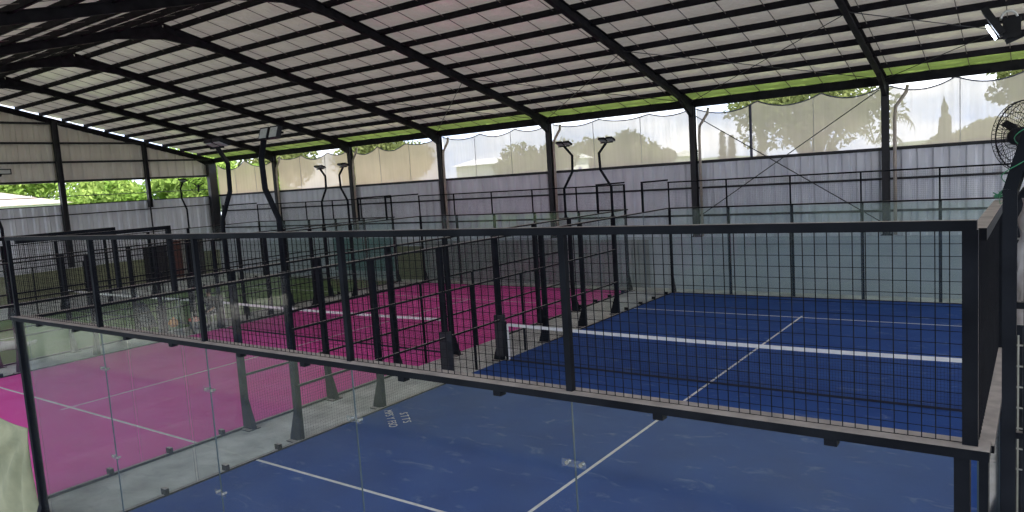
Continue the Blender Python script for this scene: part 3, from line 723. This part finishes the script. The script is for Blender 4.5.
# ---------------------------------------------------------------- canvas at lower left
b = MB(); nu, nv = 26, 22
for j in range(nv+1):
    for i in range(nu+1):
        u = i/nu; v = j/nv
        ztop = 1.56+.13*(1-u)-.10*math.sin(PI*u)*0.6
        z = ztop*(1-v)+.03*v
        x = -1.66+1.60*u*(1-.10*math.sin(PI*v))
        d = math.hypot((1-u)*1.6, v*1.5)
        fold = .05*math.sin(math.atan2(v*1.5, (1-u)*1.6+.02)*13)*min(1, d*1.2)
        b.v.append((x, -.12+fold, z))
for j in range(nv):
    for i in range(nu):
        a = j*(nu+1)+i; b.f.append((a, a+1, a+nu+2, a+nu+1)); b.m.append(0)
o = b.build('canvas_sheet', M['tarp'], smooth=True); sm = o.modifiers.new('thick', 'SOLIDIFY'); sm.thickness = .006
tag(o, 'olive canvas sheet tied to the near left corner post, hanging to the floor', 'canvas')

# ---------------------------------------------------------------- small things by the courts
# seated person on a white chair between the pink and green courts
def seated_person(x, y, rot):
    t = thing('plastic_chair', 'white plastic chair under the seated person beside the pink net post', 'chair', (x, y, 0), None, rot)
    MB().box(-.21, .21, -.21, .21, .42, .45).build('seat', M['white'], t)
    b = MB()
    for k in range(5): b.box(-.19+.085*k, -.14+.085*k, .19, .215, .45, .85)
    b.box(-.21, .21, .185, .22, .80, .87); b.build('backrest', M['white'], t)
    for sx in (-.18, .18):
        for sy in (-.18, .18): MB().tube([(sx, sy, .42), (sx*1.12, sy*1.12, 0)], [.024, .018], 6).build('leg', M['white'], t)
        MB().tube([(sx*1.15, .19, .64), (sx*1.15, -.16, .64), (sx*1.15, -.19, .44)], .016, 6).build('armrest', M['white'], t)
    skin = mat('skin', (.36, .20, .13), (.32, .18, .11), 4); shirt = mat('dark shirt', (.018, .02, .03), (.03, .032, .045), 6, rough=.9)
    tr_ = mat('dark trousers', (.03, .03, .04), (.05, .05, .06), 6, rough=.9); hair = mat('black hair', (.01, .01, .01), (.02, .018, .015), 9)
    me = bpy.data.meshes.new('person')
    V = [(0, .05, .53), (0, .06, .72), (0, .05, .93), (0, .03, 1.04), (0, .0, 1.11), (0, -.01, 1.22),
         (.09, .02, .52), (.12, -.36, .52), (.12, -.34, .10), (.12, -.46, .05), (-.09, .02, .52), (-.13, -.36, .52), (-.13, -.34, .10), (-.13, -.46, .05),
         (.19, .05, .97), (.25, .0, .72), (.16, -.24, .62), (.13, -.32, .60), (-.19, .05, .97), (-.25, 0, .72), (-.16, -.24, .62), (-.13, -.32, .60)]
    E_ = [(0,1), (1,2), (2,3), (3,4), (4,5), (0,6), (6,7), (7,8), (8,9), (0,10), (10,11), (11,12), (12,13), (2,14), (14,15), (15,16), (16,17), (2,18), (18,19), (19,20), (20,21)]
    RR = [.15, .14, .15, .07, .055, .095, .09, .065, .045, .04, .09, .065, .045, .04, .065, .045, .033, .03, .065, .045, .033, .03]
    me.from_pydata(V, E_, []); ob = bpy.data.objects.new('person', me); COL.objects.link(ob)
    md = ob.modifiers.new('s', 'SKIN'); sv = me.skin_vertices[0].data
    for k, r in enumerate(RR): sv[k].radius = (r, r); sv[k].use_root = (k == 0)
    s2 = ob.modifiers.new('d', 'SUBSURF'); s2.levels = s2.render_levels = 2
    dg = bpy.context.evaluated_depsgraph_get(); dg.update(); m2 = bpy.data.meshes.new_from_object(ob.evaluated_get(dg)); bpy.data.objects.remove(ob)
    for mm_ in (shirt, tr_, skin): m2.materials.append(mm_)
    for p in m2.polygons:
        c = p.center; p.use_smooth = True
        p.material_index = 2 if c.z > 1.06 or (c.z > .55 and c.y < -.12 and abs(c.x) > .1 and c.z > .59) else (1 if c.z < .60 else 0)
    P_ = bpy.data.objects.new('person', m2); COL.objects.link(P_); P_.location = (x, y, 0); P_.rotation_euler = (0, 0, rot)
    tag(P_, 'person in dark shirt sitting on white chair beside the pink net post', 'person')
    hb = MB(); hb.sphere((0, .015, 1.25), .098, .105, .10, m=0); hh = hb.build('hair', hair, P_, smooth=True)
    for s_ in (-1, 1):
        for k in range(4): MB().tube([(s_*(.105+.018*k), -.33, .60), (s_*(.105+.018*k), -.37-.006*(k % 2), .59), (s_*(.105+.018*k), -.39, .57)], .008, 6, ).build('finger', skin, P_)
seated_person(-12.45, 10.05, .5)
# dark folding trolley
t = thing('equipment_trolley', 'dark folded trolley standing left of the orange ball bag', 'trolley', (-14.75, 9.0, 0))
MB().tube([(-.25, 0, .1), (-.25, 0, 1.0), (-.2, .02, 1.12), (.1, .02, 1.12)], .03, 8).build('handle', M['lamp'], t)
b = MB(); b.prism([(-.25, .08), (.55, .08), (.5, .2), (.05, .75), (-.25, .9)], 1, -.12, .12); b.build('bag', mat('navy cloth', (.02, .03, .05), (.035, .045, .07), 5, rough=.9), t)
for xx in (-.2, .45): MB().tube([(xx, -.16, .08), (xx, -.12, .08)], .08, 14).build('wheel', M['lamp'], t)
# ball bags, cooler
b = MB(); b.sphere((0, 0, .14), .19, .16, .15, m=0, jit=.12); b.tube([(0, 0, .26), (0, 0, .34)], [.06, .03], 8)
o = b.build('ball_bag', mat('orange cloth', (.75, .30, .04), (.62, .22, .03), 6, rough=.9), smooth=True, loc=None); o.location = (-13.95, 9.55, 0); tag(o, 'orange ball bag on the walkway right of dark trolley', 'bag')
t = thing('cooler_box', 'small dark stool-height cooler with red lid by the walkway', 'cooler', (-12.75, 9.65, 0))
b = MB(); b.box(-.14, .14, -.12, .12, .0, .26); b.box(-.15, .15, -.13, .13, .05, .08); b.build('body', mat('blue grey plastic', (.05, .07, .10), (.07, .09, .12), 6), t)
b = MB(); b.box(-.16, .16, -.14, .14, .26, .36); b.bar((-.1, 0, .39), (.1, 0, .39), .03); b.build('lid', mat('red plastic', (.62, .07, .04), (.5, .05, .03), 6), t)
# white padded sack on the green court
b = MB(); n = 14; b.tube([(-.62, 0, .10), (-.55, 0, .13), (-.3, .02, .17), (0, .0, .16), (.28, -.02, .15), (.42, 0, .11), (.6, .04, .12), (.72, .06, .16), (.75, .06, .16)], [.03, .11, .16, .15, .14, .09, .05, .06, .01], 12)
o = b.build('kit_bag', mat('grey white cloth', (.62, .60, .58), (.42, .40, .38), 4, rough=.9), smooth=True); o.location = (-15.9, 5.2, 0); o.rotation_euler = (0, 0, 1.3)
tag(o, 'pale grey soft kit bag lying on the green court turf', 'bag')
# things against the left wall
def panel(name, y0, y1, z0, z1, c, label, cat):
    b = MB(); b.box(XL+.03, XL+.09, y0, y1, z0, z1); b.box(XL+.09, XL+.11, y0+.05, y1-.05, z0+.08, z1-.08)
    tag(b.build(name, mat(name+' paint', c, tuple(k*.8 for k in c), 3, rough=.8)), label, cat)
panel('storage_door', 17.75, 18.55, 0.1, 2.2, (.17, .06, .045), 'brick red door in the left gable wall', 'door')
panel('white_board', 18.6, 18.85, 0.1, 2.2, (.45, .43, .40), 'narrow pale board beside the brick red door', 'board')
panel('dark_cabinet', 16.4, 17.7, 0.05, 2.0, (.035, .03, .03), 'dark cabinet left of the brick red door', 'cabinet')
panel('dark_shutter', 18.9, 19.9, 0.05, 2.1, (.06, .045, .04), 'dark brown shutter right of the narrow pale board', 'shutter')
t = thing('gable_lamp', 'white rectangular lamp with dark frame high on left gable', 'lamp', (XL+.12, 10.2, 6.22))
b = MB(); b.box(0, .05, -.42, .42, -.13, .13); b.build('frame', M['lamp'], t)
b = MB(); b.box(.05, .06, -.37, .37, -.085, .085); b.build('diffuser', M['white'], t)

# ---------------------------------------------------------------- outdoors
def tree(x, y, h, cw_, ch, leaf, label, nleaf=2500, size=.35, seed=1, trunk=.25, name='tree', blobs=9, group='trees beyond the hall', flat=.6):
    rr = random.Random(seed)
    t = thing(name, label, 'tree', (x, y, -.3), group)
    b = MB(); b.tube([(0, 0, 0), (.1, 0, h*.35), (0, .1, h*.7)], [trunk, trunk*.7, trunk*.35], 8)
    cs = []
    for k in range(blobs):
        a = rr.uniform(0, 2*PI); q = rr.random()**.6
        c = (cw_*.62*q*math.cos(a), cw_*.62*q*math.sin(a), h-ch*.45+ch*.38*rr.uniform(-1, 1)*(1-q*.5)); cs.append(c)
        b.tube([(0, 0, h*.4), (c[0]*.5, c[1]*.5, h*.45+(c[2]-h*.45)*.6), c], [trunk*.4, trunk*.2, .03], 5)
    b.build('trunk', M['trunk'], t, smooth=True)
    b = MB()
    for k in range(nleaf):
        c = cs[k % blobs]; R_ = cw_*.42
        while True:
            v = Vector((rr.uniform(-1, 1), rr.uniform(-1, 1), rr.uniform(-1, 1)))
            if .3 < v.length < 1: break
        p = Vector(c)+Vector((v.x*R_, v.y*R_, v.z*R_*flat))
        a = Vector((rr.uniform(-1, 1), rr.uniform(-1, 1), rr.uniform(-1, 1))).normalized(); n_ = Vector((rr.uniform(-1, 1), rr.uniform(-1, 1), rr.uniform(-.3, 1))).normalized()
        s1 = a*size*rr.uniform(.6, 1.2); s2 = a.cross(n_).normalized()*size*rr.uniform(.4, .8)
        b.q([p-s1, p+s2*.6, p+s1, p-s2*.6])
    b.build('foliage', leaf, t); return t
def conifer(x, y, h, w, label, seed=1):
    rr = random.Random(seed); t = thing('conifer_tree', label, 'tree', (x, y, -.3), 'conifers beyond the hall')
    MB().tube([(0, 0, 0), (0, 0, h)], [w*.12, .02], 7).build('trunk', M['trunk'], t)
    b = MB()
    for k in range(900):
        f = rr.random()**.8; rad = w*.5*(1-f)**.8*rr.uniform(.5, 1)+.05; a = rr.uniform(0, 2*PI); z = h*(.12+.88*f)
        p = Vector((rad*math.cos(a), rad*math.sin(a), z)); d = Vector((math.cos(a), math.sin(a), -.3))*.35; s = Vector((-math.sin(a), math.cos(a), 0))*.14
        b.q([p-d*.6, p+s, p+d*.6, p-s])
    b.build('foliage', M['leafC'], t); return t
tree(-.1, 41, 9.6, 5.0, 5.0, M['leafA'], 'big spreading tree behind the netting above blue court centre', 5200, .25, 3, .4, blobs=17, name='broad_tree', flat=.5)
tree(10.9, 40, 9.9, 3.4, 4.4, M['leafA'], 'leafy tree at the right edge behind the netting', 4500, .22, 5, .35, blobs=12, name='broad_tree', flat=.5)
tree(7.6, 62, 6.4, 5, 3, M['leafA'], 'low bushy tree below the slim tower shape', 3000, .4, 6, name='broad_tree')
tree(-14.6, 45, 7.4, 2.7, 3.6, M['leafA'], 'rounded tree behind the two far pole lights', 3500, .26, 8, name='broad_tree', flat=.8)
tree(-10.2, 42, 6.2, 1.7, 2.2, M['leafA'], 'small rounded tree between pole lights and column', 2200, .25, 9, name='broad_tree', flat=.8)
tree(-36, 42, 8.6, 5.2, 4.6, M['leafA'], 'dense tree behind the left nettings', 5000, .3, 10, name='broad_tree', flat=.7)
tree(-27, 52, 7.6, 4.4, 3.4, M['leafA'], 'rounded tree left of centre behind netting', 3600, .3, 11, name='broad_tree', flat=.7)
tree(-47, 52, 9.5, 6, 5, M['leafA'], 'tall dense tree far left behind netting', 4500, .35, 12, name='broad_tree', flat=.7)
tree(-58, 46, 10, 6, 5, M['leafA'], 'tall dense tree beyond the far left corner', 4500, .35, 13, name='broad_tree', flat=.7)
tree(-33, 78, 8.6, 7, 4, M['leafA'], 'distant broad tree behind centre netting', 3500, .45, 14, name='broad_tree', flat=.6)
for k, (x, h) in enumerate(((-8.1, 6.1), (-6.9, 6.6), (-5.6, 6.2), (-4.3, 7.0))):
    conifer(x, 43+k%2*2.0, h+.3, 1.2, 'pointed conifer behind netting, '+['leftmost', 'second', 'third', 'tallest and rightmost'][k]+' of the row left of big tree', k)
# trees by the left opening
for k, (x, y, h, lab) in enumerate(((-58, 9, 8.6, 'bright bushy tree in the open strip nearest the white house'), (-44, 22, 7.0, 'bright bushy tree in the open strip beside the thick post'), (-43, 28, 7.2, 'bright bushy tree in the open strip beyond the slim post'), (-45, 35, 7.6, 'bright bushy tree in the open strip near the small fan'), (-56, 22, 9, 'taller bright tree at the back of open strip'), (-54, 34, 9, 'second taller bright tree at the back of open strip'))):
    tree(x, y, h, 5.2 if x < -50 else 3.3, 4.6, M['leafB'], lab, 5000, .3, 20+k, name='bushy_tree', group='bright trees beside the left gable', flat=.75)
# slim tower like clipped tree
rr = random.Random(2); t = thing('column_tree', 'slim pointed tower-like clipped tree behind right netting', 'tree', (6.65, 38, -.3))
MB().tube([(0, 0, 0), (0, 0, 6.9)], [.14, .03], 7).build('trunk', M['trunk'], t)
b = MB(); b.tube([(0, 0, 3.2), (0, 0, 4.6), (0.04, 0, 5.6), (.05, 0, 6.25), (.05, 0, 6.35), (.02, 0, 6.45), (.02, 0, 6.72), (.02, 0, 6.82), (.0, 0, 7.05), (0, 0, 7.3)], [.20, .27, .30, .28, .20, .15, .17, .13, .05, .01], 12)
for k in range(len(b.v)): v = b.v[k]; b.v[k] = (v[0]*rr.uniform(.9, 1.1), v[1]*rr.uniform(.9, 1.1), v[2]+rr.uniform(-.04, .04))
b.build('foliage', M['leafC'], t)
# arching palm
t = thing('palm_tree', 'palm with arching ribbed frond right of the big tree', 'tree', (4.6, 37, -.3))
MB().tube([(-.4, 0, 0), (-.5, 0, 2.5), (-.9, 0, 4.9)], [.16, .13, .1], 8).build('trunk', M['trunk'], t)
for s0, (ax, az) in enumerate(((1.3, 1.15), (-1.2, .9), (.9, .5), (-.7, 1.3))):
    b = MB(); P_ = []
    for k in range(15):
        f = k/14; P_.append(Vector((-.9+ax*1.3*f, .3*s0*f, 5.2+az*1.5*math.sin(PI*.62*f)*(1 if f < 1 else 1)-.7*f*f)))
    b.tube(P_, .03, 5)
    for k in range(2, 15):
        for sg in (-1, 1):
            p = P_[k]; d = Vector((.10*sg, .15*sg, -.38)); b.q([p, p+Vector((.05, 0, 0)), p+d+Vector((.02, 0, 0)), p+d])
    b.build('frond', M['leafA'], t)
# buildings
def house(x, y, w, d, h, ridge, label, name='house', wall=(.75, .74, .72), roofc=(.62, .60, .60), rz_=0, along=0):
    t = thing(name, label, 'building', (x, y, -.3), None, rz_)
    MB().box(-w/2, w/2, -d/2, d/2, 0, h).build('walls', mat(name+' render', wall, tuple(k*.9 for k in wall), 1), t)
    b = MB()
    if along: b.prism([(-d/2-.5, h), (d/2+.5, h), (0, ridge)], 0, -w/2-.5, w/2+.5)
    else: b.prism([(-w/2-.5, h), (w/2+.5, h), (0, ridge)], 1, -d/2-.5, d/2+.5)
    b.build('roof', mat(name+' roof', roofc, tuple(k*.85 for k in roofc), 1), t)
    for q in (-.3, .3):
        for sg in (-1, 1): MB().box(w*q-.4, w*q+.4, sg*(d/2+.02)-.03, sg*(d/2+.02)+.03, h*.45, h*.75).build('window', mat(name+' pane', (.05, .06, .12), None, 3, rough=.2), t)
    for q in (-.25, .25): MB().box(w/2-.01, w/2+.05, d*q-.25, d*q+.25, h*.55, h*.85).build('window', mat(name+' side pane', (.05, .05, .18), None, 3, rough=.2), t)
    return t
house(-44, 11.4, 9, 11.5, 5.0, 6.3, 'white house with low gabled roof beyond the left opening', 'house', (.80, .80, .82), (.55, .46, .42), 0, 1)
house(-38, 66, 13, 8, 6.5, 7.3, 'long pale low building far behind the centre netting', 'warehouse', (.8, .78, .74), (.8, .79, .78), 0, 1)
house(-19.2, 60, 6, 6, 5.7, 6.3, 'small pale building far behind the paired pole lights', 'shed', (.8, .76, .7), (.75, .72, .7), 0, 1)
# low hills
b = MB(); rr = random.Random(9)
hx = [-260+13*k for k in range(42)]
for k, x in enumerate(hx): hh = 4.2+2.2*abs(math.sin(k*.7))+rr.uniform(0, 1.2); b.v += [(x, 150, -.5), (x, 158, hh*.8), (x, 175, hh), (x, 200, -.5)]
for k in range(len(hx)-1):
    for j in range(3): a = 4*k+j; b.f.append((a, a+4, a+5, a+1)); b.m.append(0)
struct(b.build('hills', mat('wooded hill', (.10, .14, .06), (.15, .18, .08), .1), smooth=True), 'low wooded hills on the horizon', 'hills')
